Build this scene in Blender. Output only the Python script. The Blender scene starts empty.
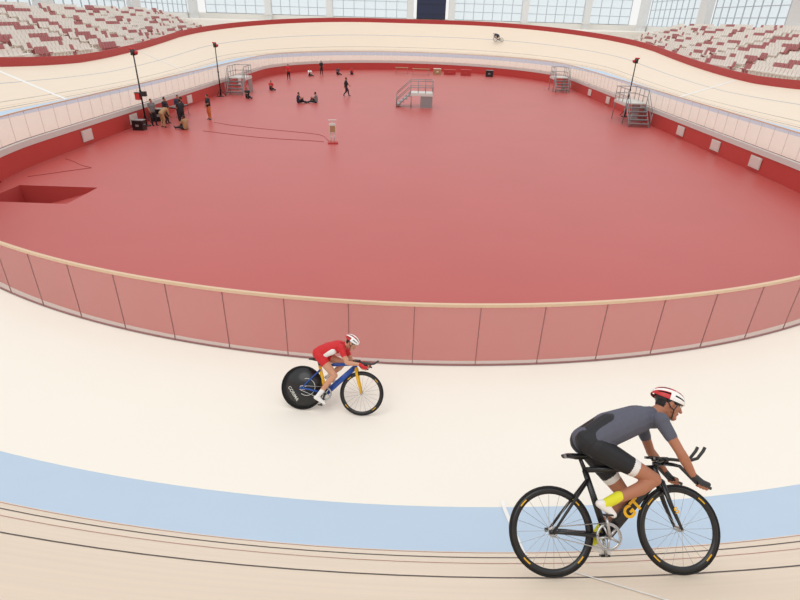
import bpy, math, random, bmesh
import numpy as np
from mathutils import Vector as V, Matrix
from mathutils.geometry import tessellate_polygon
random.seed(7)
SC=bpy.context.scene
COL=SC.collection
try:
    SC.view_settings.view_transform='Standard'
except Exception: pass

# ---------------------------------------------------------------- materials
def lin(c):
    return tuple(((x/255)/12.92 if x/255<=0.04045 else ((x/255+0.055)/1.055)**2.4) for x in c)
MATS={}
def mat(name,rgb,rough=0.5,var=0.06,scale=6.0,metal=0.0,spec=0.4,stretch=None,uv=False,coat=0.0):
    if name in MATS: return MATS[name]
    m=bpy.data.materials.new(name); m.use_nodes=True
    nt=m.node_tree; N=nt.nodes; L=nt.links
    b=N['Principled BSDF']
    c=lin(rgb)
    tc=N.new('ShaderNodeTexCoord'); mp=N.new('ShaderNodeMapping'); no=N.new('ShaderNodeTexNoise')
    if stretch: mp.inputs['Scale'].default_value=stretch
    L.new(tc.outputs['UV' if uv else 'Object'],mp.inputs['Vector']); L.new(mp.outputs[0],no.inputs['Vector'])
    no.inputs['Scale'].default_value=scale; no.inputs['Detail'].default_value=4
    mx=N.new('ShaderNodeMix'); mx.data_type='RGBA'
    mx.inputs[6].default_value=tuple(x*(1-var) for x in c)+(1,)
    mx.inputs[7].default_value=tuple(min(1,x*(1+var)) for x in c)+(1,)
    L.new(no.outputs['Fac'],mx.inputs[0]); L.new(mx.outputs[2],b.inputs['Base Color'])
    b.inputs['Roughness'].default_value=rough; b.inputs['Metallic'].default_value=metal
    b.inputs['Specular IOR Level'].default_value=spec
    b.inputs['Coat Weight'].default_value=coat
    MATS[name]=m
    return m
def glassmat(name,tint,diff,fac,rough=0.08):
    m=bpy.data.materials.new(name); m.use_nodes=True
    nt=m.node_tree; N=nt.nodes; L=nt.links
    b=N['Principled BSDF']; b.inputs['Base Color'].default_value=lin(diff)+(1,)
    b.inputs['Roughness'].default_value=rough
    t=N.new('ShaderNodeBsdfTransparent'); t.inputs[0].default_value=lin(tint)+(1,)
    no=N.new('ShaderNodeTexNoise'); no.inputs['Scale'].default_value=0.8
    mr=N.new('ShaderNodeMapRange'); mr.inputs[3].default_value=fac-0.03; mr.inputs[4].default_value=fac+0.03
    L.new(no.outputs['Fac'],mr.inputs[0])
    mx=N.new('ShaderNodeMixShader'); L.new(mr.outputs[0],mx.inputs[0])
    L.new(t.outputs[0],mx.inputs[1]); L.new(b.outputs[0],mx.inputs[2])
    L.new(mx.outputs[0],N['Material Output'].inputs[0])
    return m
M_floor=mat('red_sports_floor',(187,85,80),0.4,0.06,0.25,spec=0.5)
M_redwall=mat('red_wall_paint',(192,68,62),0.5,0.05,1.0)
M_pit=mat('red_pit_paint',(180,72,68),0.6,0.05,1.0)
M_apron=mat('cream_apron_paint',(245,238,226),0.55,0.012,0.7,spec=0.25)
M_wood=mat('pale_pine_planks',(238,222,201),0.5,0.07,1.0,stretch=(0.35,16,1),uv=True,spec=0.25)
M_blue=mat('light_blue_band_paint',(190,211,230),0.5,0.02,2.0,spec=0.3)
M_black=mat('black_line_paint',(70,62,60),0.5)
M_brown=mat('red_line_paint',(195,130,112),0.5)
M_blueline=mat('blue_line_paint',(150,165,185),0.5)
M_white=mat('white_paint',(245,244,240),0.4,0.02)
M_grey=mat('grey_metal',(150,152,152),0.4,0.05,metal=0.3)
M_lgrey=mat('light_grey_rail',(214,212,205),0.4,0.04)
M_panelc=mat('pale_panel',(222,208,200),0.5,0.04)
M_joint=mat('pinkish_joint',(150,104,102),0.5)
M_rail=mat('cream_top_rail',(222,192,160),0.45,0.04)
M_barrier=mat('red_barrier_padding',(178,58,56),0.5,0.06)
M_beige=mat('beige_concrete',(232,224,212),0.7,0.04)
M_wallc=mat('cream_wall',(232,229,222),0.7,0.03)
M_col=mat('white_column',(226,226,224),0.6,0.03)
M_frame=mat('window_frame_grey',(182,190,198),0.5,0.03)
M_seatw=mat('cream_plastic_seat',(236,228,218),0.45,0.03)
M_seatr=mat('maroon_plastic_seat',(180,108,107),0.45,0.04)
M_carbon=mat('black_carbon',(26,26,28),0.3,0.1,coat=0.3)
M_rubber=mat('black_rubber',(22,22,22),0.7)
M_chrome=mat('silver_metal',(190,190,190),0.25,0.03,metal=0.8)
M_yellow=mat('yellow_paint',(235,180,30),0.4)
M_bluep=mat('blue_bike_paint',(40,80,160),0.35)
M_skin=mat('tan_skin',(176,118,90),0.55,0.06,30)
M_skin2=mat('light_skin',(205,150,120),0.55,0.06,30)
M_lip=mat('lips',(140,75,65),0.5)
M_greyj=mat('slate_grey_jersey',(90,92,105),0.75,0.1,25)
M_blackl=mat('black_lycra',(34,34,38),0.6,0.1,25)
M_redj=mat('red_jersey',(205,36,42),0.6,0.08,25)
M_whitec=mat('white_cloth',(235,232,228),0.6,0.04,25)
M_greyc=mat('grey_cloth',(120,118,118),0.7,0.06,25)
M_lime=mat('lime_sock',(222,220,50),0.7)
M_glove=mat('dark_glove',(58,58,62),0.7,0.1)
M_hair=mat('black_hair',(28,22,20),0.6,0.2,60)
M_redp=mat('glossy_red',(200,44,44),0.3)
M_wood2=mat('brown_wood',(170,135,95),0.6,0.1)
M_orange=mat('orange_cloth',(200,110,60),0.7)
M_navy=mat('navy_cloth',(45,50,75),0.7)
M_cable=mat('cable_red',(160,68,66),.6)
M_glass=glassmat('tinted_fence_glass',(240,228,224),(240,210,202),0.26)
M_pane=glassmat('window_glass',(240,248,252),(225,238,246),0.2)

# ---------------------------------------------------------------- mesh builder
class MB:
    def __init__(s): s.v=[];s.f=[];s.m=[];s.uv=None
    def add(s,vs,fs,mi=0):
        o=len(s.v); s.v+= [tuple(x) for x in vs]
        for f in fs: s.f.append(tuple(i+o for i in f)); s.m.append(mi)
    def box(s,c,d,mi=0,R=None):
        vs=[]
        for x in(-.5,.5):
            for y in(-.5,.5):
                for z in(-.5,.5):
                    p=V((x*d[0],y*d[1],z*d[2]))
                    if R is not None: p=R@p
                    vs.append(p+V(c))
        s.add(vs,[(0,1,3,2),(4,6,7,5),(0,4,5,1),(2,3,7,6),(0,2,6,4),(1,5,7,3)],mi)
    def tube(s,pts,rad,seg=8,mi=0,flat=None,cap=True):
        pts=[V(p) for p in pts]
        if not hasattr(rad,'__len__'): rad=[rad]*len(pts)
        n=len(pts); vs=[]; up=None
        for i,p in enumerate(pts):
            t=(pts[min(i+1,n-1)]-pts[max(i-1,0)]).normalized()
            if up is None:
                up=V((0,1,0)) if abs(t.y)<0.9 else V((0,0,1))
            a=(up-t*up.dot(t)).normalized(); up=a; b=t.cross(a)
            fa=flat if flat else 1
            for k in range(seg):
                w=2*math.pi*k/seg
                vs.append(p+a*math.cos(w)*rad[i]*fa+b*math.sin(w)*rad[i])
        fs=[]
        for i in range(n-1):
            for k in range(seg):
                k2=(k+1)%seg
                fs.append((i*seg+k,i*seg+k2,(i+1)*seg+k2,(i+1)*seg+k))
        if cap: fs.append(tuple(range(seg))[::-1]); fs.append(tuple((n-1)*seg+k for k in range(seg)))
        s.add(vs,fs,mi)
    def rev(s,prof,c,seg=48,mi=0,closed=True,a0=0,a1=2*math.pi):
        full=abs(a1-a0-2*math.pi)<1e-6; n=seg if full else seg+1; k=len(prof); vs=[]
        for i in range(n):
            a=a0+(a1-a0)*i/seg
            for r,y in prof: vs.append((c[0]+r*math.cos(a),c[1]+y,c[2]+r*math.sin(a)))
        fs=[]
        for i in range(seg):
            j=(i+1)%n
            for q in range(k if closed else k-1):
                q2=(q+1)%k
                fs.append((i*k+q,i*k+q2,j*k+q2,j*k+q))
        s.add(vs,fs,mi)
    def ell(s,c,R3,r,mi=0,nu=12,nv=8):
        vs=[];fs=[]
        for i in range(nv+1):
            th=math.pi*i/nv
            for j in range(nu):
                ph=2*math.pi*j/nu
                p=V((r[0]*math.sin(th)*math.cos(ph),r[1]*math.sin(th)*math.sin(ph),r[2]*math.cos(th)))
                vs.append(R3@p+V(c))
        for i in range(nv):
            for j in range(nu):
                j2=(j+1)%nu
                fs.append((i*nu+j,(i+1)*nu+j,(i+1)*nu+j2,i*nu+j2))
        s.add(vs,fs,mi)
    def cap(s,p0,p1,r0,r1,mi=0,seg=14):
        p0=V(p0);p1=V(p1); d=p1-p0
        if d.length<1e-5: d=V((0,0,1e-3)); p1=p0+d
        t=d.normalized(); pts=[];rad=[]
        for k in range(4):
            a=math.pi/2*k/4; pts.append(p0-t*r0*math.cos(a)); rad.append(max(1e-4,r0*math.sin(a)))
        pts.append(p0);rad.append(r0);pts.append(p1);rad.append(r1)
        for k in range(1,5):
            a=math.pi/2*k/4; pts.append(p1+t*r1*math.sin(a)); rad.append(max(1e-4,r1*math.cos(a)))
        s.tube(pts,rad,seg,mi)
    def obj(s,name,mats,parent=None,smooth=True,M=None):
        me=bpy.data.meshes.new(name); me.from_pydata(s.v,[],s.f); me.update()
        for m in mats: me.materials.append(m)
        me.polygons.foreach_set('material_index',s.m)
        if smooth: me.polygons.foreach_set('use_smooth',[True]*len(me.polygons))
        if s.uv:
            ul=me.uv_layers.new(name='UVMap')
            for lp in me.loops: ul.data[lp.index].uv=s.uv[lp.vertex_index]
        ob=bpy.data.objects.new(name,me); COL.objects.link(ob)
        if parent: ob.parent=parent
        if M is not None: ob.matrix_world=M
        return ob
def meta(o,label,cat,group=None,kind=None):
    o['label']=label
    if cat: o['category']=cat
    if group: o['group']=group
    if kind: o['kind']=kind
    return o
def struct(o,label,cat='structure'):
    o['label']=label;o['category']=cat;o['kind']='structure';return o
def empty(name,M):
    e=bpy.data.objects.new(name,None); e.empty_display_size=0.2; COL.objects.link(e); e.matrix_world=M; return e
def T(x,y,z=0,rot=0): return Matrix.Translation((x,y,z))@Matrix.Rotation(math.radians(rot),4,'Z')

# ---------------------------------------------------------------- velodrome geometry
C1=V((0,26.65)); C2=V((0,68.65)); YM=(C1.y+C2.y)/2
def samples(step=1.0):
    S=[]
    n=int(180/step)
    for i in range(n):
        a=math.radians(180+180*i/n); S.append((C1.x,C1.y,math.cos(a),math.sin(a),21+23*min(a-math.pi,2*math.pi-a)))
    for i in range(42): S.append((0,C1.y+i,1,0,abs(C1.y+i-YM)))
    for i in range(n):
        a=math.radians(180*i/n); S.append((C2.x,C2.y,math.cos(a),math.sin(a),21+23*min(a,math.pi-a)))
    for i in range(42): S.append((0,C2.y-i,-1,0,abs(C2.y-i-YM)))
    return S
RIM=27.6
RP=[18.5,22.21,23.14,RIM]; Z1=[1.2,1.72,2.16,2.16+(RIM-23.14)*.9]; Z0=[1.2,1.28,1.38,2.85]
def bank(d):
    t=max(0,min(1,(d+2)/54)); return t*t*(3-2*t)
def zs(r,b): return float(np.interp(r,RP,Z1))*b+float(np.interp(r,RP,Z0))*(1-b)
SS=samples(1.0)
def strip(prof,mats,name,parent=None,smooth=True):
    mb=MB(); n=len(SS); k=len(prof); uv=[]; L=0
    for i in range(n+1):
        s=SS[i%n]; b=bank(s[4])
        if i:
            q=SS[i-1]; L+=math.hypot((s[0]+s[2]*23)-(q[0]+q[2]*23),(s[1]+s[3]*23)-(q[1]+q[3]*23))
        for r,z in prof:
            zz=z(b) if callable(z) else z
            mb.v.append((s[0]+s[2]*r,s[1]+s[3]*r,zz)); uv.append((L,r))
    for i in range(n):
        for q in range(k-1):
            mb.f.append((i*k+q,(i+1)*k+q,(i+1)*k+q+1,i*k+q+1)); mb.m.append(0)
    mb.uv=uv
    return mb.obj(name,mats,parent,smooth)
def on(r,off=0.0): return (r,lambda b,r=r,off=off: zs(r,b)+off)

track=empty('cycling_track',Matrix()); meta(track,'cream banked wooden velodrome track with light blue inner band','track')
strip([on(18.5),on(19.7),on(21),on(22.21)],[M_apron],'apron',track,False)
strip([on(22.21),on(22.7),on(23.14)],[M_blue],'blue_band',track,False)
strip([on(23.14)]+[on(23.14+(RIM-23.14)*i/8) for i in range(1,9)]+[(RIM+.2,lambda b:zs(RIM,b))],[M_wood],'wooden_banking',track,False)
def line(r,w,m,name): strip([on(r,0.004),on(r+w,0.004)],[m],name,track,False)
line(23.32,0.024,M_black,'measurement_line')
line(23.17,0.012,M_brown,'edge_line')
line(23.86,0.024,M_black,'sprint_line')
line(23.5,0.012,M_brown,'edge_line')
line(25.6,0.045,M_blueline,'stayer_line')
def tmark(x0,y0,x1,y1,w,name='cross_line'):
    mb=MB(); n=14; d=V((x1-x0,y1-y0)).normalized(); pn=V((-d.y,d.x))*w/2; vs=[]
    for i in range(n+1):
        p=V((x0,y0)).lerp(V((x1,y1)),i/n)
        for sg in(-1,1):
            q=p+pn*sg; r=(q-C1).length; vs.append((q.x,q.y,zs(r,1)+0.008))
    mb.add(vs,[(2*i,2*i+1,2*i+3,2*i+2) for i in range(n)]); return mb.obj(name,[M_white],track,False)
tmark(1.24,4.58,1.24,3.42,0.045)
tmark(1.5,2.95,1.94,2.3,0.025)
def tmark2(side,y,w,r0,r1,mt):
    mb=MB();n=10;vs=[]
    for i in range(n+1):
        r=r0+(r1-r0)*i/n; b=bank(abs(y-YM))
        for sg in(-1,1): vs.append((side*r,y+sg*w/2,zs(r,b)+0.012))
    mb.add(vs,[(2*i,2*i+1,2*i+3,2*i+2) for i in range(n)]); mb.obj('finish_line',[mt],track,False)
tmark2(-1,37,0.3,23.1,27.5,M_white); tmark2(-1,58,0.2,23.1,27.5,M_white); tmark2(1,50,0.3,23.1,27.5,M_white)

# infield floor with ramp-well opening
FRW=18.44
outer=[V((s[0]+s[2]*FRW,s[1]+s[3]*FRW,0)) for s in SS]
hx0,hx1,hy0,hy1=-16.9,-13.5,20.0,22.3
hole=[V((hx0,hy0,0)),V((hx0,hy1,0)),V((hx1,hy1,0)),V((hx1,hy0,0))]
tris=tessellate_polygon([outer,hole]); mb=MB(); mb.add(outer+hole,tris)
fl=mb.obj('floor',[M_floor],None,False); struct(fl,'smooth matte red infield floor','floor')
me=fl.data
bm=bmesh.new(); bm.from_mesh(me)
for f in bm.faces:
    if f.normal.z<0: f.normal_flip()
bm.to_mesh(me); bm.free()
mb=MB(); z=-1.1
mb.add([(hx0,hy0,0),(hx1,hy0,0),(hx1,hy1,0),(hx0,hy1,0),(hx0,hy0,z),(hx1,hy0,-0.12),(hx1,hy1,-0.12),(hx0,hy1,z)],
       [(0,1,5,4),(1,2,6,5),(2,3,7,6),(3,0,4,7),(4,5,6,7)])
o=mb.obj('wall_pit',[M_pit],None,False); struct(o,'red walled ramp well sunk into infield floor','wall')
w=strip([(FRW,0.0),(FRW,0.95)],[M_redwall],'wall_infield',None,False); struct(w,'low red perimeter wall around the infield','wall')
w=strip([(FRW-.04,0.93),(FRW-.04,1.2),(18.6,1.215)],[M_lgrey],'trim_1',None,False); struct(w,'light grey ledge on top of red wall','trim')
mb=MB(); a=math.radians(180+16); R=Matrix.Rotation(a,3,'Z'); c=(C1.x+math.cos(a)*(FRW-.06),C1.y+math.sin(a)*(FRW-.06),0.45)
mb.box(c,(0.06,1.9,0.9),0,R)
for q in(-0.98,0.98): mb.box(V(c)+R@V((-0.03,q,0)),(0.1,0.08,0.95),1,R)
o=mb.obj('door_1',[M_pit,M_redwall],None,False); struct(o,'dark red doorway panel in the infield wall','door')

def wp(side,y,s=1.0):
    mb=MB(); x=side*(FRW-.05); mb.box((0,0,0),(0.05,1.0*s,0.6),0); mb.box((-side*0.02,0,0),(0.05,0.88*s,0.48),1)
    o=mb.obj('wall_panel',[M_lgrey,M_panelc],None,False,T(x,y,0.5)); meta(o,'pale rectangular panel on the red infield wall','panel','pale panels along the infield wall')
for y in (29.2,33.5,38.3,54,60): wp(1,y)
for y in (30.6,36.2,46,60): wp(-1,y)

# glass fence
fence=empty('glass_fence',Matrix()); meta(fence,'low clear glass fence with cream top rail around infield','fence')
FR=18.56; H=1.25
strip([(FR-0.03,1.2+H-0.02),(FR-0.03,1.2+H+0.035),(FR+0.03,1.2+H+0.035),(FR+0.03,1.2+H-0.02),(FR-0.03,1.2+H-0.02)],[M_rail],'top_rail',fence,False)
strip([(FR-0.015,1.2),(FR-0.015,1.235),(FR+0.02,1.235),(FR+0.02,1.18)],[M_joint],'base_rail',fence,False)
Ltot=2*math.pi*FR+84; NP=174; pw=Ltot/NP
def fpos(s):
    s=s%Ltot; A=math.pi*FR
    if s<A: a=math.pi+s/FR; return V((C1.x+FR*math.cos(a),C1.y+FR*math.sin(a)))
    s-=A
    if s<42: return V((FR,C1.y+s))
    s-=42
    if s<A: a=s/FR; return V((C2.x+FR*math.cos(a),C2.y+FR*math.sin(a)))
    s-=A; return V((-FR,C2.y-s))
pan=[]
for i in range(NP):
    s0=i*pw+0.48; pan.append((fpos(s0+pw/2).length,s0))
pan.sort()
def panel(mb,s0):
    ps=[fpos(s0+0.005+(pw-0.01)*k/4) for k in range(5)]
    vs=[];
    for p in ps: vs+= [(p.x,p.y,1.23),(p.x,p.y,1.2+H-0.02)]
    mb.add(vs,[(2*k,2*k+2,2*k+3,2*k+1) for k in range(4)],0)
    p=fpos(s0); q=fpos(s0+0.01); d=(q-p).normalized(); ang=math.atan2(d.y,d.x)
    mb.box((p.x,p.y,1.2+H/2),(0.014,0.016,H-0.02),1,Matrix.Rotation(ang,3,'Z'))
for dd,s0 in pan[:98]:
    mb=MB(); panel(mb,s0); mb.obj('glass_panel',[M_glass,M_joint if dd<24 else M_lgrey],fence,False)
mb=MB()
for _,s0 in pan[98:]: panel(mb,s0)
o=mb.obj('glass_panel',[M_glass,M_lgrey],fence,False); o['kind']='stuff'

def rz(off): return lambda b: zs(RIM,b)+off
o=strip([(RIM+.22,rz(-0.02)),(RIM+.22,rz(0.6)),(RIM+.34,rz(0.6)),(RIM+.34,rz(-0.5))],[M_barrier],'rim_barrier',None,False)
meta(o,'red padded barrier along the top rim of track','barrier')

# ---------------------------------------------------------------- stands
NR=13; X0=28.6; DEP=0.86; ZR=3.3; RISE=0.26; SY0,SY1=20.0,92.0
for side in(-1,1):
    mb=MB(); vs=[]
    prof=[(28.1,2.2),(28.1,ZR-0.1),(X0,ZR-0.1)]
    for r in range(NR):
        prof.append((X0+r*DEP,ZR+r*RISE)); prof.append((X0+(r+1)*DEP,ZR+r*RISE))
    prof.append((41.6,ZR+NR*RISE-.26)); prof.append((41.6,2.2))
    for y in(SY0,SY1):
        for (px,pz) in prof: vs.append((side*px,y,pz))
    k=len(prof)
    mb.add(vs,[(i,i+1,k+i+1,k+i) for i in range(k-1)]+[tuple(range(k)),tuple(range(k,2*k))])
    for ay in range(int(SY0)+6,int(SY1),9):
        for r in range(NR):
            mb.box((side*(X0+r*DEP+0.2),ay,ZR+r*RISE+0.07),(0.4,1.0,0.14),1)
    o=mb.obj('grandstand',[M_beige,M_wallc],None,False); meta(o,'tiered beige concrete grandstand beside the track','grandstand')
def seatgeo(mb,M,mi):
    R=M.to_3x3(); t=M.translation
    def b(c,d,rx=0):
        mb.box(t+R@V(c),d,mi,R@Matrix.Rotation(rx,3,'Y'))
    b((0,0,0.40),(0.40,0.42,0.05)); b((-0.2,0,0.63),(0.05,0.42,0.42),-0.2); b((-0.02,0,0.2),(0.1,0.3,0.38))
    b((0.2,0,0.375),(0.04,0.42,0.08))
seatmesh=[]
for mt in (M_seatw,M_seatr):
    mb=MB(); seatgeo(mb,Matrix(),0); ob=mb.obj('stadium_seat',[mt],None,False); seatmesh.append(ob.data); bpy.data.objects.remove(ob)
seats=[]
for side in(-1,1):
    for r in range(NR):
        y=SY0+0.4
        while y<SY1-0.3:
            ph=(y-SY0-6)%9
            if 0.75<ph<8.25:
                blk=int((y-SY0+3)/9)
                v=math.sin(y*0.9+r*0.8+side)*math.cos(r*0.9-y*0.35+blk)
                red=(v+random.uniform(-.35,.35))>0.32
                x=side*(X0+r*DEP+0.5)
                zc=ZR+r*RISE
                dep=y*0.885+(6.8-zc)*.466; u=x/dep
                seats.append((0 if abs(u)<0.79 else 1, math.hypot(x,y),x,y,zc,side,red))
            y+=0.52
seats.sort()
mb=MB(); rest=[s for s in seats[296:] if s[3]>26]
for i,s in enumerate(seats[:296]):
    ob=bpy.data.objects.new('stadium_seat',seatmesh[1 if s[6] else 0]); COL.objects.link(ob)
    ob.matrix_world=T(s[2],s[3],s[4],180 if s[5]>0 else 0)
    meta(ob,'maroon plastic stadium seat on the tiered stand' if s[6] else 'cream plastic stadium seat on the tiered stand','seat','grandstand seats')
for s in rest: seatgeo(mb,T(s[2],s[3],s[4],180 if s[5]>0 else 0),1 if s[6] else 0)
o=mb.obj('stadium_seat',[M_seatw,M_seatr],None,False); meta(o,'rows of cream and maroon plastic stadium seats','seat','grandstand seats','stuff')

# ---------------------------------------------------------------- building shell
mb=MB(); vs=[];n=60
for i in range(n+1):
    a=math.pi*i/n; ro=min(41.5/max(1e-3,abs(math.cos(a))),49.6/max(1e-3,math.sin(a)))
    for r in(RIM+.36,ro): vs.append((math.cos(a)*r,C2.y+math.sin(a)*r,(5.9 if math.sin(a)>.55 else 2.0)))
mb.add(vs,[(2*i,2*i+1,2*i+3,2*i+2) for i in range(n)])
o=mb.obj('floor_concourse',[M_beige],None,False); struct(o,'beige concourse floor behind the far bend','floor')
def wall(name,cx,cy,lx,ly,z0,z1):
    mb=MB(); mb.box((cx,cy,(z0+z1)/2),(lx,ly,z1-z0)); o=mb.obj(name,[M_wallc],None,False); struct(o,'cream sill wall below the windows','wall')
wall('wall_left',-43.1,59,0.3,120,0,6.75); wall('wall_right',43.1,59,0.3,120,0,6.75); wall('wall_far',0,118.5,86,0.3,0,6.9)
wn=[0]
def window(p0,p1,z0,z1,nx,nz):
    wn[0]+=1; p0=V(p0);p1=V(p1); d=p1-p0; ang=math.atan2(d.y,d.x); L=d.length; mb=MB(); R=Matrix.Rotation(ang,3,'Z'); c0=V((p0.x,p0.y,0))
    P=lambda s,z,o=0: c0+R@V((s,o,z))
    for i in range(nx+1): mb.box(P(L*i/nx,(z0+z1)/2),(0.12,0.12,z1-z0),0,R)
    for j in range(nz+1): mb.box(P(L/2,z0+(z1-z0)*j/nz),(L,0.1,0.1),0,R)
    o=mb.obj('window_%d'%wn[0],[M_frame],None,False); struct(o,'large bright window with grey mullion grid','window')
    mb=MB(); mb.add([P(0,z0),P(L,z0),P(L,z1),P(0,z1)],[(0,1,2,3)]); mb.obj('pane',[M_pane],o,False)
def column(x,y,w=2.6,h=15):
    mb=MB(); mb.box((0,0,h/2),(w*0.35,w,h)); mb.box((0,0,6.9),(w*0.4,w*1.1,0.35))
    o=mb.obj('column',[M_col],None,False,T(x,y,0)); struct(o,'wide white structural column between windows','column')
ys=[24,46,68,90,114]
for side in(-1,1):
    for i in range(len(ys)-1): window((side*43,ys[i]+1.3),(side*43,ys[i+1]-1.3),6.75,12,10,4)
    for y in ys: column(side*42.3,y)
xs=[-42,-29,-17,-1.2,6.8,21,33,42]
for i in range(len(xs)-1):
    if i==3: continue
    window((xs[i]+0.6,118.4),(xs[i+1]-0.6,118.4),6.9,12.5,max(3,int((xs[i+1]-xs[i])/2)),4)
for x in xs[1:-1]:
    mb=MB(); mb.box((0,0,6.5),(1.2,0.8,13)); mb.box((0,-0.1,7.0),(1.4,1.0,0.4)); o=mb.obj('column',[M_col],None,False,T(x,118,0)); struct(o,'white structural column between windows','column')
mb=MB(); mb.box((2.8,117.6,9.4),(5.6,0.4,5.2),0); mb.box((2.8,117.38,9.4),(5.2,0.06,4.8),1)
for k in range(3): mb.box((2.8,117.33,7.7+k*1.7),(5.2,0.04,0.06),0)
for x in(.8,4.8): mb.box((x,117.6,6.4),(.15,.15,1.0),0)
o=mb.obj('display_screen',[M_carbon,M_navy],None,False); meta(o,'dark navy display screen standing between windows','screen')

# ---------------------------------------------------------------- people
Zax=V((0,0,1))
class Prims:
    def __init__(s): s.p=[]
    def cap(s,a,b,r0,r1,m): s.p.append(('c',V(a),V(b),r0,r1,m))
    def ell(s,c,R,r,m): s.p.append(('e',V(c),R,V(r),0,m))
    def build(s,name,mats,vox,parent=None,M=None,smooth_it=2):
        mb=MB()
        for q in s.p:
            if q[0]=='c': mb.cap(q[1],q[2],q[3],q[4])
            else: mb.ell(q[1],q[2],q[3])
        tmp=mb.obj('tmp',[mats[0]])
        md=tmp.modifiers.new('r','REMESH'); md.mode='VOXEL'; md.voxel_size=vox; md.use_smooth_shade=True
        sm=tmp.modifiers.new('s','SMOOTH'); sm.factor=0.5; sm.iterations=smooth_it
        dg=bpy.context.evaluated_depsgraph_get(); me=bpy.data.meshes.new_from_object(tmp.evaluated_get(dg))
        bpy.data.objects.remove(tmp); me.name=name
        me.materials.clear()
        for m in mats: me.materials.append(m)
        nf=len(me.polygons); cen=np.empty(nf*3); me.polygons.foreach_get('center',cen); cen=cen.reshape(-1,3)
        best=np.full(nf,1e9); idx=np.zeros(nf,dtype=np.int32)
        for q in s.p:
            if q[0]=='c':
                a=np.array(q[1]);b=np.array(q[2]); d=b-a; L=max(1e-9,d.dot(d)); t=np.clip(((cen-a)@d)/L,0,1)
                ds=np.linalg.norm(cen-a-t[:,None]*d,axis=1)-(q[3]+(q[4]-q[3])*t)
            else:
                R=np.array(q[2]); loc=(cen-np.array(q[1]))@R; rr=np.array(q[3]); k=np.linalg.norm(loc/rr,axis=1)
                ds=(k-1)*rr.min()
            w=ds<best; best[w]=ds[w]; idx[w]=q[5]
        me.polygons.foreach_set('material_index',idx); me.polygons.foreach_set('use_smooth',[True]*nf)
        ob=bpy.data.objects.new(name,me); COL.objects.link(ob)
        if parent: ob.parent=parent
        if M is not None: ob.matrix_world=M
        return ob
# slots: 0 skin 1 top 2 bottoms 3 sock 4 shoe 5 glove 6 hair 7 lips 8 hem
def frame(f,u):
    f=V(f).normalized(); u=V(u); u=(u-f*u.dot(f)).normalized(); l=u.cross(f)
    return f,l,u
def head(P,c,f,u,hair=True,k=1.0):
    c=V(c); f,l,u=frame(f,u); R=Matrix((f,l,u)).transposed()
    q=lambda a,b,d: c+(f*a+l*b+u*d)*k
    P.ell(c,R,V((.098,.076,.108))*k,0)
    P.ell(q(.032,0,-.062),R,V((.062,.055,.056))*k,0)
    P.cap(q(.07,-.02,-.1),q(.07,.02,-.1),.02*k,.02*k,0)
    P.cap(q(.094,0,.012),q(.112,0,-.026),.009*k,.014*k,0)
    P.cap(q(.086,-.04,.03),q(.086,.04,.03),.012*k,.012*k,0)
    P.cap(q(.088,-.02,-.056),q(.088,.02,-.056),.009*k,.009*k,7)
    for s in(-1,1):
        P.ell(q(.0,.078*s,-.01),R,V((.02,.011,.032))*k,0)
        P.cap(q(.06,.045*s,-.02),q(.03,.055*s,-.05),.022*k,.022*k,0)
    if hair: P.ell(q(-.018,0,.022),R,V((.1,.084,.104))*k,6)
def eyes(parent,c,f,u,k=1.0):
    c=V(c); f,l,u=frame(f,u); R=Matrix((f,l,u)).transposed()
    for s in(-1,1):
        mb=MB(); p=c+(f*.084+l*.033*s+u*.008)*k
        mb.ell(p,R,V((.013,.015,.010))*k,0); mb.ell(p+f*.008*k,R,V((.007,.007,.007))*k,1)
        mb.obj('eye',[M_whitec,M_hair],parent)
def griphand(P,wrist,p,a,side,rb,m=5,k=1.0):
    p=V(p);a=V(a).normalized();wrist=V(wrist)
    n=V((0,side*.6,.8)); n=(n-a*n.dot(a)).normalized(); e2=a.cross(n)
    if e2.y*side<0: e2=-e2
    pc=p+n*(rb+.016)*k
    P.cap(pc-a*.03*k+e2*.004,pc+a*.034*k+e2*.004,.019*k,.017*k,m)
    P.cap(wrist,pc-a*.025*k,.027*k,.021*k,m)
    for i in range(4):
        off=(.036-.0235*i)*k; amax=[205,225,215,185][i]; Rr=(rb+.009)*k
        pts=[p+a*off+(n*math.cos(math.radians(t))+e2*math.sin(math.radians(t)))*(Rr+.006*k*(1-t/amax)) for t in (15,65,amax*.6,amax)]
        for j in range(3): P.cap(pts[j],pts[j+1],(.0098-.0008*j)*k,(.009-.0008*j)*k,0 if j>0 and m==5 else m)
    Rr=(rb+.011)*k
    tb=pc-a*.03*k; t1=p-a*.005*k+(n*math.cos(-.9)+e2*math.sin(-.9))*Rr; t2=p+a*.02*k+(n*math.cos(-1.9)+e2*math.sin(-1.9))*Rr
    P.cap(tb,t1,.013*k,.0115*k,m); P.cap(t1,t2,.011*k,.009*k,0)
def freehand(P,wr,d,side,k=1.0,m=0):
    wr=V(wr); d=V(d).normalized(); ax=V((1,0,0)) if abs(d.x)<.8 else V((0,0,1)); b=(ax-d*ax.dot(d)).normalized(); n=d.cross(b)*side
    pm=wr+d*.075
    P.cap(wr,pm,.026,.024,m); P.cap(pm-b*.022,pm+b*.022,.016,.016,m)
    for i in range(4):
        o=pm+b*(.03-.02*i); L=[.07,.078,.072,.058][i]
        k1=o+d*L*.5+n*.008; k2=o+d*L*.9+n*.03
        P.cap(o,k1,.0105,.0095,m);P.cap(k1,k2,.0095,.0085,m)
    t=wr+d*.02+b*.028; P.cap(t,t+d*.04+b*.022,.012,.011,m); P.cap(t+d*.04+b*.022,t+d*.065+b*.024,.011,.009,m)
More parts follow.
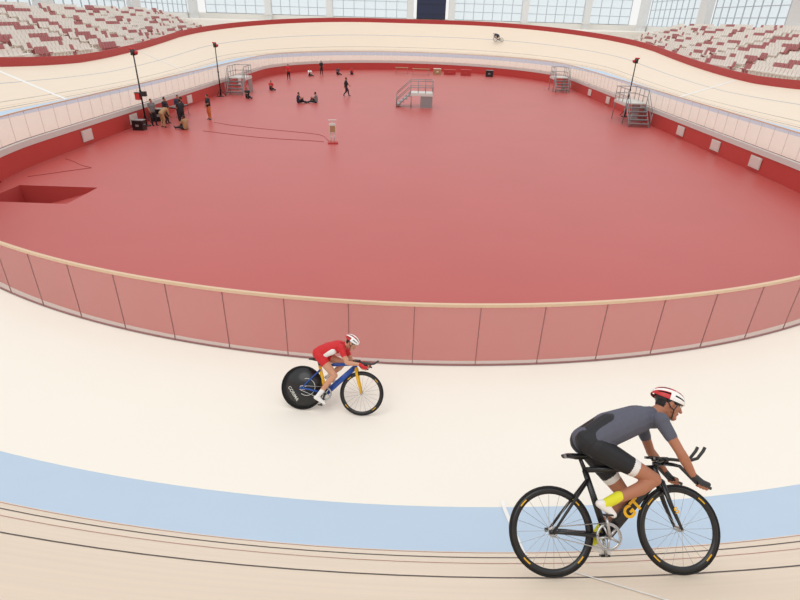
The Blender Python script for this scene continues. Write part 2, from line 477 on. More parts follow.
def body(J,sleeve=.5,shorts=.62,hands=None,k=1.0,loose=0.0,long=False,w=1.0,sock=.72):
    P=Prims(); g=lambda n:V(J[n])
    pv,mi,ch,nk,hd=g('pelvis'),g('mid'),g('chest'),g('neck'),g('head'); l=V((0,1,0))
    tl=J.get('topl',.3)
    for s in(-1,1):
        P.cap(pv+l*.055*s*w,mi+l*.045*s*w,.118*k+loose,.104*k+loose,2 if not J.get('longtop') else 1)
        P.cap(pv.lerp(mi,tl)+l*.05*s*w,ch+l*.075*s*w,.120*k+loose,.110*k+loose,1)
    P.cap(mi,ch,.114*k+loose,.118*k+loose,1)
    sh={s:V(J['sh'][s]) for s in(-1,1)}
    P.cap(sh[-1],sh[1],.066*k+loose,.066*k+loose,1); P.cap(ch,nk.lerp(ch,.35),.112*k,.075*k,1)
    P.cap(nk.lerp(ch,.3),nk.lerp(hd,.45),.056*k,.05*k,0)
    head(P,hd,J['f'],J['u'],J.get('hair',True),k)
    if J.get('sidepanel'):
        for s in(-1,1):
            P.cap(pv.lerp(ch,.4)+V((.0,s*.09,-.05)),ch+V((-.05,s*.12,-.07)),.06*k,.06*k,8)
    for s in(-1,1):
        e=V(J['el'][s]);wr=V(J['wr'][s]);S=sh[s]
        P.cap(S,e,.05*k,.037*k,1 if sleeve>=1 else 0)
        P.cap(S,S.lerp(e,min(sleeve,1)),.061*k+loose,.05*k+loose,1)
        mf=e.lerp(wr,.3)
        fm=1 if sleeve>=2 else 0
        P.cap(e,mf,.039*k,.041*k,fm); P.cap(mf,wr,.041*k,.027*k,fm)
        h=V(J['hip'][s]);kn=V(J['kn'][s]);an=V(J['an'][s]);to=V(J['toe'][s])
        P.cap(h,h.lerp(kn,.35),.098*k+loose,.088*k+loose,2); P.cap(h.lerp(kn,.35),kn,.084*k,.056*k,2 if long else 0)
        P.cap(h.lerp(kn,.3),h.lerp(kn,shorts),.091*k+loose,.075*k+loose,2)
        if J.get('hem') and not long: P.cap(h.lerp(kn,shorts-.02),h.lerp(kn,shorts+.02),.0765*k,.0745*k,8)
        sh_d=(an-kn).normalized(); back=V(J.get('back',(-1,0,0))); back=(back-sh_d*back.dot(sh_d)).normalized()
        ca=kn.lerp(an,.3)+back*.016*k; lm=2 if long else 0
        ex=loose if long else 0
        P.cap(kn,ca,.053*k+ex,.054*k+ex,lm); P.cap(ca,an,.053*k+ex,.033*k+ex,lm)
        if not long: P.cap(kn.lerp(an,sock),an,.044*k,.038*k,3)
        fd=(to-an); sole=V(J['sole'][s]) if J.get('sole') else V((0,0,-1))
        heel=an-fd.normalized()*.03*k+sole*.04*k
        P.cap(an,heel,.036*k,.031*k,4); P.cap(heel,to,.031*k,.027*k,4); P.cap(an+sole*.01,to,.034*k,.026*k,4)
    if hands: hands(P)
    return P

def helmet(parent,c,f,u,k=1.0,m1=None,m2=None):
    m1=m1 or M_white;m2=m2 or M_redp
    c=V(c);f,l,u=frame(f,u); hc=c+u*.038*k-f*.012*k
    mb=MB(); NB=22; NT=24
    def pt(ph,t,sc):
        th=math.pi*t; x=math.cos(th); rr=math.sin(th)**.8
        b=.100*sc;h=.098*sc;a=(.145 if x<0 else .132)*sc
        return hc+(f*x*a+l*math.sin(ph)*rr*b+u*math.cos(ph)*rr*h)*k
    PH=math.radians(102)
    def grid(sc): 
        out=[]
        for i in range(NB*2+1):
            for j in range(NT+1): out.append(pt(-PH+2*PH*i/(NB*2),j/NT,sc))
        return out
    gi=grid(1.0); go=grid(.9)
    n1=len(gi)
    fs=[];ms=[]
    for i in range(NB*2):
        for j in range(NT):
            bnd=i//4; vent=(bnd%2==1) and (5<=j<=10 or 13<=j<=18) and i%4 in(1,2)
            a=i*(NT+1)+j; q=(a,a+1,a+NT+2,a+NT+1)
            if vent: fs.append(tuple(x+n1 for x in q)); ms.append(2)
            else: fs.append(q); ms.append(1 if (bnd in(3,7) and 3<j<21) or (bnd in(0,1,9,10) and j>12) else 0)
    mb.v=[tuple(x) for x in gi+go]; mb.f=fs; mb.m=ms
    mb.ell(hc-u*.0,Matrix((f,l,u)).transposed(),V((.116,.088,.086))*k,2)
    o=mb.obj('helmet',[m1,m2,M_carbon],parent); o['label']='white and red vented cycling helmet'
    mb=MB()
    for s in(-1,1):
        q=lambda a,b,d: c+(f*a+l*b*s+u*d)*k
        mb.tube([q(.05,.085,.02),q(.03,.083,-.05),q(.045,.045,-.112),q(.05,0,-.122)],.0045*k,6)
        mb.tube([q(-.05,.083,.02),q(.0,.084,-.04),q(.03,.083,-.05)],.0045*k,6)
    mb.obj('strap',[M_carbon],o)
    return o

def text_obj(txt,size,mt,parent,Mloc,name='lettering',bold=0.0):
    cu=bpy.data.curves.new('t','FONT'); cu.body=txt; cu.size=size; cu.extrude=0.0012; cu.align_x='CENTER'; cu.align_y='CENTER'; cu.offset=bold
    t=bpy.data.objects.new('t',cu); COL.objects.link(t)
    dg=bpy.context.evaluated_depsgraph_get(); me=bpy.data.meshes.new_from_object(t.evaluated_get(dg)); bpy.data.objects.remove(t)
    me.materials.clear(); me.materials.append(mt)
    o=bpy.data.objects.new(name,me); COL.objects.link(o); o.parent=parent; o.matrix_local=Mloc; return o
TXM=Matrix(((1,0,0,0),(0,0,-1,0),(0,1,0,0),(0,0,0,1)))

# ---------------------------------------------------------------- bicycles
def bike_matrix(cx,cy,cz,tx,ty,lean):
    t=V((tx,ty,0)).normalized(); inn=V((-t.y,t.x,0)); L=math.radians(lean)
    up=Zax*math.cos(L)+inn*math.sin(L); left=up.cross(t)
    M=Matrix((t,left,up)).transposed().to_4x4(); M.translation=V((cx,cy,cz)); return M
def wheel(parent,cx,disc,R=.335,labelm=None,spokes=20,logo=False,name='rear_wheel'):
    e=bpy.data.objects.new(name,None); COL.objects.link(e); e.parent=parent; e.empty_display_size=.1
    c=(cx,0,R)
    mb=MB(); k=10; prof=[((R-.011)+.011*math.cos(2*math.pi*i/k),.011*math.sin(2*math.pi*i/k)) for i in range(k)]
    mb.rev(prof,c,64); mb.obj('tyre',[M_rubber],e)
    if disc:
        mb=MB(); mb.rev([(.004,-.028),(.05,-.026),(R-.022,-.009),(R-.022,.009),(.05,.026),(.004,.028)],c,64,0,False)
        mb.obj('disc',[M_carbon],e)
        c2=(cx+.07,0,R+.02); mb=MB(); mb.rev([(.125,-.0255),(.133,-.025),(.133,-.0275),(.125,-.028)],c2,40,0,True,-2.2,1.9)
        mb.obj('disc_emblem',[M_lgrey],e)
        if logo:
            text_obj('CORIMA',.066,M_lgrey,e,Matrix.Translation((cx-.13,-.0245,R-.10))@Matrix.Rotation(math.radians(52),4,'Y')@TXM,bold=.001)
            text_obj('C',.085,M_white,e,Matrix.Translation((cx+.03,-.0305,R+.0))@TXM,bold=.002)
    else:
        mb=MB(); mb.rev([(R-.018,-.010),(R-.035,-.013),(R-.062,-.004),(R-.062,.004),(R-.035,.013),(R-.018,.010)],c,64); mb.obj('rim',[M_carbon],e)
        mb=MB()
        for i in range(spokes):
            a=2*math.pi*i/spokes; a2=a+(.35 if i%2 else -.35); y=.03*(1 if i%4<2 else -1)
            mb.tube([(cx+.022*math.cos(a2),y,R+.022*math.sin(a2)),(cx+(R-.06)*math.cos(a),0,R+(R-.06)*math.sin(a))],.0016,4)
        mb.obj('spokes',[M_chrome],e,False)
        if labelm:
            for i in range(4):
                a=math.pi/4+i*math.pi/2
                mb=MB()
                mb.rev([(R-.043,-.0125),(R-.033,-.0135),(R-.033,-.0145),(R-.043,-.0135)],c,10,0,True,a-.11,a+.11); mb.obj('rim_label',[labelm],e)
    mb=MB(); mb.tube([(cx,-.055,R),(cx,-.03,R),(cx,.03,R),(cx,.055,R)],[.012,.02,.02,.012],12); mb.obj('hub',[M_chrome if not disc else M_carbon],e)
    return e
def bicycle(M,P,label,disc=False,fm=(None,None,None)):
    root=empty('bicycle',M); meta(root,label,'bicycle')
    m1,m2,m3=fm
    R=.335; ra=V((0,0,R)); fa=V((P['wb'],0,R)); bb=V(P['bb']); st=V(P['seat']); ht=V(P['ht']); hb=V(P['hb'])
    wheel(root,0,disc,labelm=None if disc else M_yellow,logo=disc,name='rear_wheel'); wheel(root,P['wb'],False,labelm=M_yellow,name='front_wheel')
    mb=MB()
    sc=bb.lerp(st,.80)
    def aero(a,b,r0,r1,mi,fl=.5): mb.tube([a,a.lerp(b,.5),b],[r0,(r0+r1)/2,r1],12,mi,flat=fl)
    aero(bb,sc,.03,.024,1); aero(sc,ht.lerp(hb,.15),.022,.025,0); aero(bb,hb.lerp(ht,.25),.045,.038,0,.5)
    aero(hb,ht,.026,.024,0,.8)
    for s in(-1,1):
        mb.tube([bb+V((-.02,.03*s,0)),ra+V((.12,.05*s,-.01)),ra+V((0,.06*s,0))],[.018,.015,.012],8,0)
        mb.tube([bb.lerp(st,.68)+V((0,.012*s,0)),ra+V((.1,.05*s,.12)),ra+V((0,.06*s,0))],[.014,.011,.010],8,0)
        mb.box(ra+V((-.01,.06*s,0)),(.05,.006,.03),0)
    mb.tube([bb+V((0,-.045,0)),bb+V((0,.045,0))],.026,14,0)
    mb.obj('frame',[m1,m2],root)
    mb=MB()
    cr=hb+(hb-ht).normalized()*.012
    mb.tube([cr+V((0,-.045,0)),cr,cr+V((0,.045,0))],[.018,.024,.018],10)
    for s in(-1,1): mb.tube([cr+V((0,.045*s,0)),cr.lerp(fa,.5)+V((-.008,.05*s,0)),fa+V((0,.055*s,0))],[.023,.019,.011],10,0,flat=.5)
    mb.obj('fork',[m3],root)
    mb=MB(); mb.tube([sc,st-V((0,0,.03))],[.018,.015],10); mb.box(st-V((0,0,.032)),(.08,.035,.02)); mb.obj('seatpost',[M_carbon],root)
    mb=MB(); vs=[]
    secs=[(-.13,.068,.012),(-.10,.072,.022),(-.04,.05,.02),(.03,.026,.016),(.10,.02,.012),(.135,.012,.002)]
    n=10
    for (x,w,h) in secs:
        for kx in range(n):
            a=2*math.pi*kx/n; vs.append((st.x+x,w*math.cos(a),st.z-.012+(h if math.sin(a)>0 else .022)*math.sin(a)))
    fs=[(i*n+k_,i*n+(k_+1)%n,(i+1)*n+(k_+1)%n,(i+1)*n+k_) for i in range(len(secs)-1) for k_ in range(n)]
    fs+= [tuple(range(n)),tuple((len(secs)-1)*n+i for i in range(n))]
    mb.add(vs,fs); 
    for s in(-1,1): mb.tube([(st.x-.09,.025*s,st.z-.03),(st.x,.022*s,st.z-.04),(st.x+.1,.012*s,st.z-.022)],.004,6)
    mb.obj('saddle',[M_carbon],root)
    hl=V(P['clamp']); g=V(P['grip']); mb=MB()
    mb.tube([ht+V((0,0,.015)),hl],[.02,.018],10)
    W=P['bw']
    for s in(-1,1):
        a=V(P['gaxis']).normalized(); ge=V((g.x,W*s,g.z))
        mb.tube([hl,V((hl.x+.005,W*.7*s,hl.z)),V((hl.x+.03,W*.97*s,hl.z-.01)),ge-a*.05,ge+a*.07],[.0155,.0145,.0135,.0130,.013],10)
        ex=P['ext']
        mb.tube([hl+V((-.06,.055*s,.03))]+[V((p[0],.05*s,p[1])) for p in ex],[.013]*(len(ex)+1),8)
        mb.box(hl+V((-.05,.075*s,.045)),(.09,.06,.02))
        mb.box(hl+V((0,.055*s,.018)),(.03,.03,.045))
    mb.obj('handlebar',[M_carbon],root)
    ca=math.radians(P['crank']); L=.17; d=V((math.cos(ca),0,math.sin(ca)))
    e=bpy.data.objects.new('crankset',None); COL.objects.link(e); e.parent=root
    mb=MB(); mb.rev([(.078,-.047),(.098,-.047),(.098,-.051),(.078,-.051)],bb,48)
    for i in range(48):
        a=2*math.pi*i/48; mb.box(bb+V((.1*math.cos(a),-.049,.1*math.sin(a))),(.006,.003,.006))
    for i in range(5):
        a=ca+.3+2*math.pi*i/5; mb.tube([bb+V((0,-.05,0)),bb+V((.085*math.cos(a),-.05,.085*math.sin(a)))],[.014,.008],6)
    mb.obj('chainring',[M_chrome],e)
    for s in(-1,1):
        dd=d if s==-1 else -d; mb=MB(); mb.tube([bb+V((0,.07*s,0)),bb+dd*L+V((0,.082*s,0))],[.016,.011],8); mb.obj('crank_arm',[M_carbon if P.get('bc') else M_chrome],e)
        mb=MB(); pc=bb+dd*L+V((0,.12*s,0)); mb.box(pc,(.07,.05,.014)); mb.tube([bb+dd*L+V((0,.075*s,0)),pc],.006,6); mb.obj('pedal',[M_carbon],e)
    mb=MB(); ro=.1; rr=.036; y=-.049
    pts=[bb+V((ro*math.cos(t),y,ro*math.sin(t))) for t in np.linspace(math.pi*.5,-math.pi*.5,14)]+[ra+V((rr*math.cos(t),y,rr*math.sin(t))) for t in np.linspace(-math.pi*.5,-math.pi*1.5,10)]
    pts.append(pts[0]); mb.tube(pts,.0045,5); mb.obj('chain',[M_chrome],root)
    mb=MB(); mb.rev([(.02,y-.002),(.036,y-.002),(.036,y+.002),(.02,y+.002)],ra,24); mb.obj('sprocket',[M_chrome],root)
    return root

def rider(M,J,label,mats,vox,bikeP,k,sleeve=.5,shorts=.62,w=1.0):
    g=V(bikeP['grip']); W=bikeP['bw']
    def hands(P):
        for s in(-1,1): griphand(P,J['wr'][s],(g.x,W*s,g.z),bikeP['gaxis'],s,.0135,5,1.0)
    J['sole']=J['soles']; J['hair']=False
    P=body(J,sleeve,shorts,hands,k,w=w)
    f,l,u=frame(J['f'],J['u']); R=Matrix((f,l,u)).transposed()
    P.ell(V(J['head'])-f*.045*k-u*.01*k,R,V((.058,.068,.075))*k,6)
    ob=P.build('person',mats,vox,None,M); meta(ob,label,'person')
    eyes(ob,J['head'],J['f'],J['u'],k); helmet(ob,J['head'],J['f'],J['u'],k)
    return ob

# big rider -----------------------------------------------------------
BB={'wb':1.02,'bb':(.434,0,.295),'seat':(.275,0,.91),'ht':(.875,0,.81),'hb':(.905,0,.71),'clamp':(.955,0,.83),'grip':(1.14,0,.68),
    'gaxis':(.93,0,-.36),'bw':.2,'ext':[(1.0,.865),(1.14,.85),(1.22,.87),(1.275,.925),(1.295,.955)],'crank':97}
rc=23.91; ta=math.asin(1.795/rc); cxp=rc*math.sin(ta); cyp=C1.y-rc*math.cos(ta)
tv=V((math.cos(ta-.01),math.sin(ta-.01)))
o0=V((cxp,cyp))-tv*.53
f0=o0+tv*1.06
zz=max(zs((o0-C1).length,1),zs((f0-C1).length,1))
Mb=bike_matrix(o0.x,o0.y,zz+.012,tv.x,tv.y,42)
Mb=Mb@Matrix.Scale(1.045,4)
bk=bicycle(Mb,BB,'black carbon track bicycle with yellow lettering and spoked wheels',False,(M_carbon,M_carbon,M_carbon))
ang=math.atan2(.425,.471)
text_obj('GT',.125,M_yellow,bk,Matrix.Translation((.655,-.027,.49))@Matrix.Rotation(-ang,4,'Y')@TXM,bold=.005)
text_obj('GT',.04,M_yellow,bk,Matrix.Translation((.985,-.066,.48))@Matrix.Rotation(math.radians(72),4,'Y')@TXM,bold=.002)
JB={'pelvis':(.345,0,1.01),'mid':(.52,0,1.13),'chest':(.77,0,1.185),'neck':(.955,0,1.235),'head':(1.065,0,1.305),'f':(.88,-.14,-.42),'u':(.42,0,.88),
 'sh':{s:(.89,.175*s,1.17) for s in(-1,1)},'el':{s:(.985,.235*s,.92) for s in(-1,1)},'wr':{s:(1.078,.205*s,.75) for s in(-1,1)},
 'hip':{s:(.385,.09*s,.965) for s in(-1,1)},'kn':{-1:(.81,-.115,.72),1:(.66,.10,.58)},'an':{-1:(.40,-.12,.545),1:(.36,.12,.225)},
 'toe':{-1:(.455,-.12,.465),1:(.485,.12,.15)},'soles':{-1:V((-.75,0,-.65)),1:V((-.2,0,-.98))},'back':(-.6,0,-.8),'hem':True,'topl':.02}
rider(Mb,JB,'cyclist in grey jersey, black shorts and white-red helmet riding crouched',[M_skin,M_greyj,M_blackl,M_lime,M_whitec,M_glove,M_hair,M_lip,M_whitec],.0065,BB,.98)

# small rider ----------------------------------------------------------
BS={'wb':.92,'bb':(.37,0,.285),'seat':(.20,0,.80),'ht':(.775,0,.775),'hb':(.80,0,.715),'clamp':(.85,0,.775),'grip':(.95,0,.735),
    'gaxis':(.98,0,-.18),'bw':.18,'ext':[(.9,.80),(1.02,.785),(1.08,.80),(1.13,.845)],'crank':-105,'bc':True}
rc=20.32; ta=-math.radians(3.1); p=V((rc*math.sin(ta),C1.y-rc*math.cos(ta))); ha=math.radians(-5.5); tv=V((math.cos(ha),math.sin(ha)))
o0=p-tv*.46
Ms=bike_matrix(o0.x,o0.y,zs(rc,1)+.012,tv.x,tv.y,30)
bicycle(Ms,BS,'black track bicycle with rear disc wheel and yellow-blue frame',True,(M_bluep,M_yellow,M_yellow))
JS={'pelvis':(.22,0,.885),'mid':(.34,0,.965),'chest':(.50,0,1.01),'neck':(.61,0,1.045),'head':(.70,0,1.085),'f':(.86,-.05,-.50),'u':(.5,0,.86),
 'sh':{s:(.57,.15*s,1.0) for s in(-1,1)},'el':{s:(.69,.20*s,.79) for s in(-1,1)},'wr':{s:(.885,.183*s,.785) for s in(-1,1)},
 'hip':{s:(.24,.08*s,.85) for s in(-1,1)},'kn':{-1:(.50,-.10,.575),1:(.585,.09,.76)},'an':{-1:(.27,-.115,.24),1:(.36,.115,.53)},
 'toe':{-1:(.385,-.12,.15),1:(.46,.12,.475)},'soles':{-1:V((-.3,0,-.95)),1:V((-.4,0,-.9))},'back':(-.6,0,-.8),'sidepanel':True}
rider(Ms,JS,'cyclist in red and white jersey and helmet bent over handlebars',[M_skin2,M_redj,M_redj,M_whitec,M_whitec,M_redj,M_hair,M_lip,M_whitec],.0075,BS,.86,w=.9,shorts=.5)

# far rider ------------------------------------------------------------
a=math.radians(59); rc=25.4; p=V((rc*math.cos(a),C2.y+rc*math.sin(a))); tv=V((-math.sin(a),math.cos(a)))
bF=bank(21+23*a); Mf=bike_matrix(p.x,p.y,zs(rc,bF)+.02,tv.x,tv.y,36)
bicycle(Mf,dict(BB),'dark track bicycle ridden high on the far banking',False,(M_carbon,M_carbon,M_carbon))
rider(Mf,dict(JB),'cyclist in dark clothing riding on the far banking',[M_skin,M_navy,M_blackl,M_whitec,M_whitec,M_glove,M_hair,M_lip,M_blackl],.014,BB,1.0)

# other people ----------------------------------------------------
def person(x,y,rot,pose,top,bot,label,z=0,group=None,h=1.0):
    J={'f':(1,0,-.1),'u':(0,0,1),'back':(-1,0,0),'longtop':True}
    if pose in('stand','walk'):
        J.update(pelvis=(0,0,.95),mid=(0,0,1.12),chest=(.01,0,1.30),neck=(.01,0,1.47),head=(.03,0,1.61),
         sh={s:(0,.17*s,1.40) for s in(-1,1)})
        if pose=='stand':
            J.update(el={-1:(.02,-.23,1.13),1:(.05,.23,1.14)},wr={-1:(.12,-.2,.93),1:(.22,.18,1.1)},hip={s:(0,.09*s,.9) for s in(-1,1)},
             kn={-1:(.03,-.11,.5),1:(.02,.12,.5)},an={-1:(-.02,-.12,.09),1:(.0,.14,.09)},toe={-1:(.13,-.14,.035),1:(.15,.18,.035)})
        else:
            J.update(el={-1:(.12,-.22,1.15),1:(-.1,.22,1.14)},wr={-1:(.3,-.2,1.02),1:(-.12,.2,.9)},hip={s:(0,.09*s,.9) for s in(-1,1)},
             kn={-1:(-.02,-.1,.48),1:(.22,.1,.52)},an={-1:(-.28,-.1,.16),1:(.3,.1,.1)},toe={-1:(-.15,-.1,.04),1:(.46,.1,.06)})
    elif pose=='sit':
        J.update(pelvis=(0,0,.13),mid=(-.03,0,.32),chest=(-.0,0,.50),neck=(.03,0,.66),head=(.07,0,.79),sh={s:(0,.17*s,.6) for s in(-1,1)},
         el={s:(.18,.22*s,.42) for s in(-1,1)},wr={s:(.38,.14*s,.44) for s in(-1,1)},hip={s:(.03,.09*s,.11) for s in(-1,1)},
         kn={-1:(.40,-.13,.36),1:(.45,.13,.15)},an={-1:(.62,-.12,.08),1:(.86,.16,.08)},toe={-1:(.78,-.12,.04),1:(.93,.2,.17)})
    elif pose=='bend':
        J.update(pelvis=(0,0,.9),mid=(.12,0,1.03),chest=(.3,0,1.12),neck=(.44,0,1.17),head=(.56,0,1.22),f=(.8,0,-.6),u=(.6,0,.8),sh={s:(.38,.17*s,1.1) for s in(-1,1)},
         el={s:(.42,.2*s,.82) for s in(-1,1)},wr={s:(.55,.14*s,.62) for s in(-1,1)},hip={s:(0,.09*s,.88) for s in(-1,1)},
         kn={s:(.08,.11*s,.48) for s in(-1,1)},an={s:(-.02,.12*s,.09) for s in(-1,1)},toe={s:(.13,.14*s,.035) for s in(-1,1)})
    def hands(P):
        for s in(-1,1):
            d=V(J['wr'][s])-V(J['el'][s]); freehand(P,J['wr'][s],d,s)
    P=body(J,1.0 if random.random()<.5 else .6,1,hands,1.0,loose=.012,long=True)
    ob=P.build('person',[M_skin,top,bot,M_whitec,M_rubber,M_skin,M_hair,M_lip,M_whitec],.013,None,T(x,y,z,rot)@Matrix.Scale(h,4),1)
    meta(ob,label,'person',group)
    eyes(ob,J['head'],J['f'],J['u'])
    return ob
G='people gathered by the infield wall'
person(-6.5,54.6,20,'walk',M_blackl,M_blackl,'person in black walking across the red floor')
person(-10.1,49.3,0,'sit',M_navy,M_blackl,'person in dark clothes sitting on the red floor')
person(-8.6,49.8,180,'sit',M_greyc,M_blackl,'person in grey top sitting on the red floor')
person(-17.3,36.7,-40,'stand',M_greyc,M_blackl,'person in grey top standing by the infield wall',group=G)
person(-16.8,37.6,-10,'stand',M_blackl,M_blackl,'person in black standing among the group by wall',group=G)
person(-16.5,36.2,60,'bend',M_wood2,M_wood2,'person in brown bending forward beside the equipment',group=G)
person(-15.8,38.0,200,'stand',M_blackl,M_navy,'person in black top and navy trousers standing',group=G)
person(-14.8,35.7,150,'sit',M_wood2,M_blackl,'person in brown top sitting on the floor',group=G)
person(-16.4,38.9,-60,'stand',M_navy,M_blackl,'person in navy top standing behind the group',group=G)
person(-15.5,37.0,120,'stand',M_blackl,M_blackl,'person in black standing at the edge of group',group=G)
person(-14.6,39.7,230,'stand',M_blackl,M_orange,'person in black top and orange trousers standing alone')
person(-14.9,68,-90,'stand',M_redj,M_blackl,'person in red top standing near the far wall')
person(-12.2,75.6,-60,'stand',M_blackl,M_blackl,'person in black standing near the far bend wall')
person(-13.4,73.6,-60,'sit',M_whitec,M_blackl,'person in white sitting near the far bend wall')
person(-10.2,76.6,-60,'sit',M_navy,M_blackl,'person in navy sitting near the far bend wall')
person(-8.4,77.6,-90,'sit',M_redj,M_blackl,'person in red sitting near the far bend wall')
person(-15.2,51.5,-60,'sit',M_blackl,M_blackl,'person in black sitting near the platform')
person(-14.6,58.0,-60,'sit',M_redj,M_blackl,'person in red sitting near the wall')

# ---------------------------------------------------------------- infield equipment
def stair_platform(M,w,d,h,steps,label,stair_dir=-1,rail=1.0):
    root=empty('stair_platform',M); meta(root,label,'platform','metal stair platforms')
    mb=MB(); mb.box((0,0,h),(w,d,.08)); mb.box((0,-d/2,h-.12),(w,.05,.16)); mb.box((0,d/2,h-.12),(w,.05,.16)); 
    mb.box((w*.22,-d/2+.02,h*.45),(w*.54,.03,h*.85),1); mb.obj('deck',[M_lgrey,M_grey],root,False)
    for x in(-w/2+.05,w/2-.05):
        for y in(-d/2+.05,d/2-.05):
            mb=MB(); mb.tube([(x,y,0),(x,y,h)],.035,8); mb.tube([(x,y,0),(x,y,.03)],.07,8); mb.obj('leg',[M_grey],root)
    for i in range(steps):
        z=h*(i+1)/(steps+1); x=stair_dir*(w/2+.28*(steps-i)-.1)
        mb=MB(); mb.box((x,0,z),(.3,d*.9,.05)); mb.box((x-stair_dir*.13,0,z-.06),(.03,d*.9,.1)); mb.obj('step',[M_grey],root,False)
    run=.28*(steps+.4)
    for s in(-1,1):
        mb=MB(); y=s*d*.46
        mb.tube([(stair_dir*(w/2+run),y,0),(stair_dir*w/2,y,h)],.045,6); mb.obj('stringer',[M_grey],root)
    mb=MB()
    for s in(-1,1):
        y=s*(d/2-.03)
        for q in(0.5,1.0):
            mb.tube([(stair_dir*(w/2+run),y,.05+rail*q),(stair_dir*w/2,y,h+rail*q),(-stair_dir*w/2,y,h+rail*q)],.03,6)
        for x in np.linspace(-w/2,w/2,4): mb.tube([(x,y,h),(x,y,h+rail)],.027,6)
        mb.tube([(stair_dir*(w/2+run),y,0),(stair_dir*(w/2+run),y,rail)],.027,6)
    for q in(.5,1.0): mb.tube([(-stair_dir*w/2,-d/2+.03,h+rail*q),(-stair_dir*w/2,d/2-.03,h+rail*q)],.03,6)
    mb.obj('railing',[M_grey],root)
stair_platform(T(.7,49.5),1.9,1.6,1.15,4,'grey metal stair platform standing on the red floor')
stair_platform(T(17.1,45.0,0,90),2.6,1.6,1.5,5,'grey metal stair platform against the infield wall')
stair_platform(T(16.5,66.0,0,90),2.2,1.6,1.4,4,'grey metal stair platform near the bend wall')
stair_platform(T(-16.9,55.5,0,90),2.4,1.6,1.4,4,'grey metal stair platform beside the infield wall')

def pole(x,y,h,label,flip=1,extra=False):
    root=empty('lamp_pole',T(x,y)); meta(root,label,'pole','tall thin poles with red and black heads')
    mb=MB(); mb.tube([(0,0,0),(0,0,.05),(0,0,.08)],[.3,.28,.08],16); 
    for i in range(3):
        a=2*math.pi*i/3; mb.tube([(0,0,.7),(.5*math.cos(a),.5*math.sin(a),.02)],.025,6)
    mb.obj('base',[M_carbon],root)
    mb=MB(); mb.tube([(0,0,.05),(0,0,h*.5),(0,0,h)],[.06,.05,.04],10); mb.tube([(0,0,h*.5-.05),(0,0,h*.5+.05)],.075,10); mb.obj('pole',[M_carbon],root)
    mb=MB(); mb.box((.0,0,h+.08),(.24,.22,.34),1); mb.tube([(.1*flip,0,h+.1),(.26*flip,0,h+.04)],[.08,.12],12); mb.box((-.05*flip,0,h+.28),(.3,.2,.1),0); mb.obj('lamp_head',[M_redp,M_carbon],root)
    if extra:
        mb=MB(); mb.box((-.22,0,h*.42),(.3,.25,.4),0); mb.box((.2,0,h*.46),(.3,.25,.3),1); mb.box((-.22,0,h*.42+.24),(.34,.28,.05),1); mb.obj('control_box',[M_redp,M_carbon],root,False)
pole(-17.8,36.6,4.4,'tall black pole with red and black head by wall',1,True)
pole(-17.8,52.0,4.2,'thin black pole with red and black lamp head')
pole(17.8,47.4,4.2,'thin black pole with red and black lamp head',-1)

def box_item(name,x,y,rot,d,m1,m2,label,cat,grp=None):
    mb=MB(); mb.box((0,0,d[2]/2),d,0); mb.box((0,0,d[2]+.02),(d[0]*1.04,d[1]*1.04,.04),1)
    for s in(-1,1): mb.box((s*d[0]*.52,0,d[2]*.6),(.03,d[1]*.4,.04),1)
    mb.box((0,-d[1]/2-.01,d[2]*.5),(d[0]*.3,.03,d[2]*.2),1)
    o=mb.obj(name,[m1,m2],None,False,T(x,y,0,rot)); meta(o,label,cat,grp); return o
box_item('equipment_case',-17.7,38.6,10,(.9,.6,.8),M_carbon,M_grey,'black equipment case beside the wall','case')
box_item('equipment_case',-17.6,35.2,-5,(.7,.5,.6),M_carbon,M_grey,'black equipment case near the pole','case')
box_item('cardboard_box',3.2,81.6,5,(1.0,.8,.7),M_wood2,M_beige,'brown cardboard box near the far wall','box')
box_item('crate',5.0,81.8,0,(1.6,.8,.6),M_barrier,M_redwall,'red crate by the far wall','crate')
box_item('crate',7.2,81.2,-8,(1.4,.8,.7),M_barrier,M_redwall,'red crate by the far wall','crate')
box_item('crate',10.4,80.2,-15,(1.0,.6,.8),M_carbon,M_grey,'dark crate by far wall','crate')
def table(x,y,rot,L=1.8,top=M_wood2):
    root=empty('folding_table',T(x,y,0,rot)); meta(root,'long folding table with metal legs on red floor','table')
    mb=MB(); mb.box((0,0,.74),(L,.75,.04)); mb.box((0,0,.70),(L*.95,.68,.04)); mb.obj('table_top',[top],root,False)
    for a in(-1,1):
        for b in(-1,1):
            mb=MB(); mb.tube([(a*L*.42,b*.3,.72),(a*L*.46,b*.32,0)],.02,6); mb.obj('leg',[M_grey],root)
table(.9,80.2,0,2.4); table(-1.8,81.5,0,1.8); table(-17.2,40.6,80,1.8,M_carbon)

root=empty('lap_counter_stand',T(-4.8,33.0,0,10)); meta(root,'white lap counter stand on a small red base','stand')
mb=MB(); mb.box((0,0,.05),(.6,.45,.08),0); 
for s in(-1,1):
    for q in(-1,1): mb.tube([(s*.27,q*.2,.04),(s*.27,q*.2,0)],.03,8)
mb.obj('base',[M_redwall],root,False)
mb=MB(); mb.tube([(-.1,0,.08),(-.1,0,.62)],.03,8); mb.tube([(.1,0,.08),(.1,0,.62)],.03,8); mb.box((0,0,.35),(.3,.05,.04)); mb.obj('post',[M_lgrey],root)
mb=MB(); mb.box((0,0,.86),(.4,.22,.5)); mb.box((0,0,1.13),(.34,.18,.06)); mb.box((0,-.12,.86),(.3,.02,.36),1); mb.box((0,.12,.86),(.3,.02,.36),1)
mb.tube([(0,0,1.15),(0,0,1.32)],.02,6); mb.box((0,0,1.35),(.5,.1,.05)); mb.obj('counter_box',[M_lgrey,M_wood2],root,False)

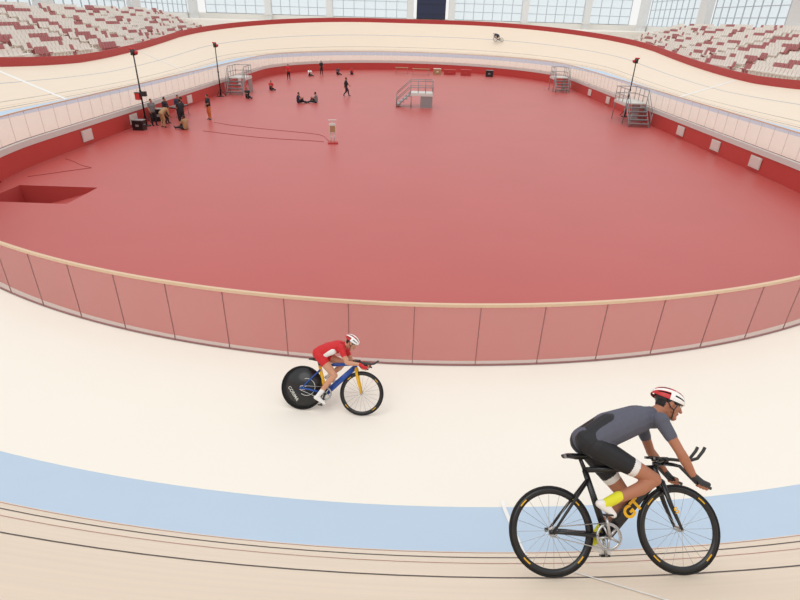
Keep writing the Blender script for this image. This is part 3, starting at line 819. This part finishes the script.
def cable(pts,label):
    mb=MB(); P=[]
    for i in range(len(pts)-1):
        for k in range(8):
            t=k/8; a=V((*pts[i],.012)); b=V((*pts[i+1],.012)); q=a.lerp(b,t); q.x+=.06*math.sin(i*3+t*6); q.y+=.05*math.cos(i*2+t*5); P.append(q)
    P.append(V((*pts[-1],.012))); mb.tube(P,.012,6); o=mb.obj('cable',[M_cable],None); meta(o,label,'cable')
cable([(-13.6,35.4),(-9.5,34),(-5.4,33.3)],'thin dark cable lying across the red floor')
cable([(-14,38.6),(-12,37.6),(-6,35.5),(-5.0,33.5)],'thin dark cable lying across the red floor')
cable([(-17.7,27),(-15.5,25.5),(-17.4,23.6)],'thin dark cable lying near the ramp well')

# ---------------------------------------------------------------- light & camera
w=bpy.data.worlds.new('World'); SC.world=w; w.use_nodes=True
nt=w.node_tree; bg=nt.nodes['Background']
tc=nt.nodes.new('ShaderNodeTexCoord'); sp=nt.nodes.new('ShaderNodeSeparateXYZ'); mr=nt.nodes.new('ShaderNodeMapRange')
mr.inputs[1].default_value=-.1; mr.inputs[2].default_value=.8
mx=nt.nodes.new('ShaderNodeMix'); mx.data_type='RGBA'; mx.inputs[6].default_value=(1,.99,.97,1); mx.inputs[7].default_value=(.95,.97,1,1)
nt.links.new(tc.outputs['Generated'],sp.inputs[0]); nt.links.new(sp.outputs['Z'],mr.inputs[0]); nt.links.new(mr.outputs[0],mx.inputs[0]); nt.links.new(mx.outputs[2],bg.inputs[0])
bg.inputs[1].default_value=.94
sl=bpy.data.lights.new('sun','SUN'); sl.energy=.75; sl.angle=math.radians(45); sl.color=(1,.97,.93)
so=bpy.data.objects.new('sun_light',sl); COL.objects.link(so); so.rotation_euler=(math.radians(18),math.radians(-12),0); so.location=(0,40,30)

cam=bpy.data.cameras.new('camera'); cam.sensor_width=36; cam.lens=24; cam.clip_start=.05; cam.clip_end=500
co=bpy.data.objects.new('camera',cam); COL.objects.link(co)
th=math.radians(27.8); psi=math.radians(.76); ro=math.radians(1.7)
fwd=V((-math.sin(psi)*math.cos(th),math.cos(psi)*math.cos(th),-math.sin(th))); r0=V((math.cos(psi),math.sin(psi),0)); u0=r0.cross(fwd)
r=r0*math.cos(ro)+u0*math.sin(ro); u=-r0*math.sin(ro)+u0*math.cos(ro)
Mc=Matrix((r,u,-fwd)).transposed().to_4x4(); Mc.translation=V((0,0,6.8)); co.matrix_world=Mc
SC.camera=co
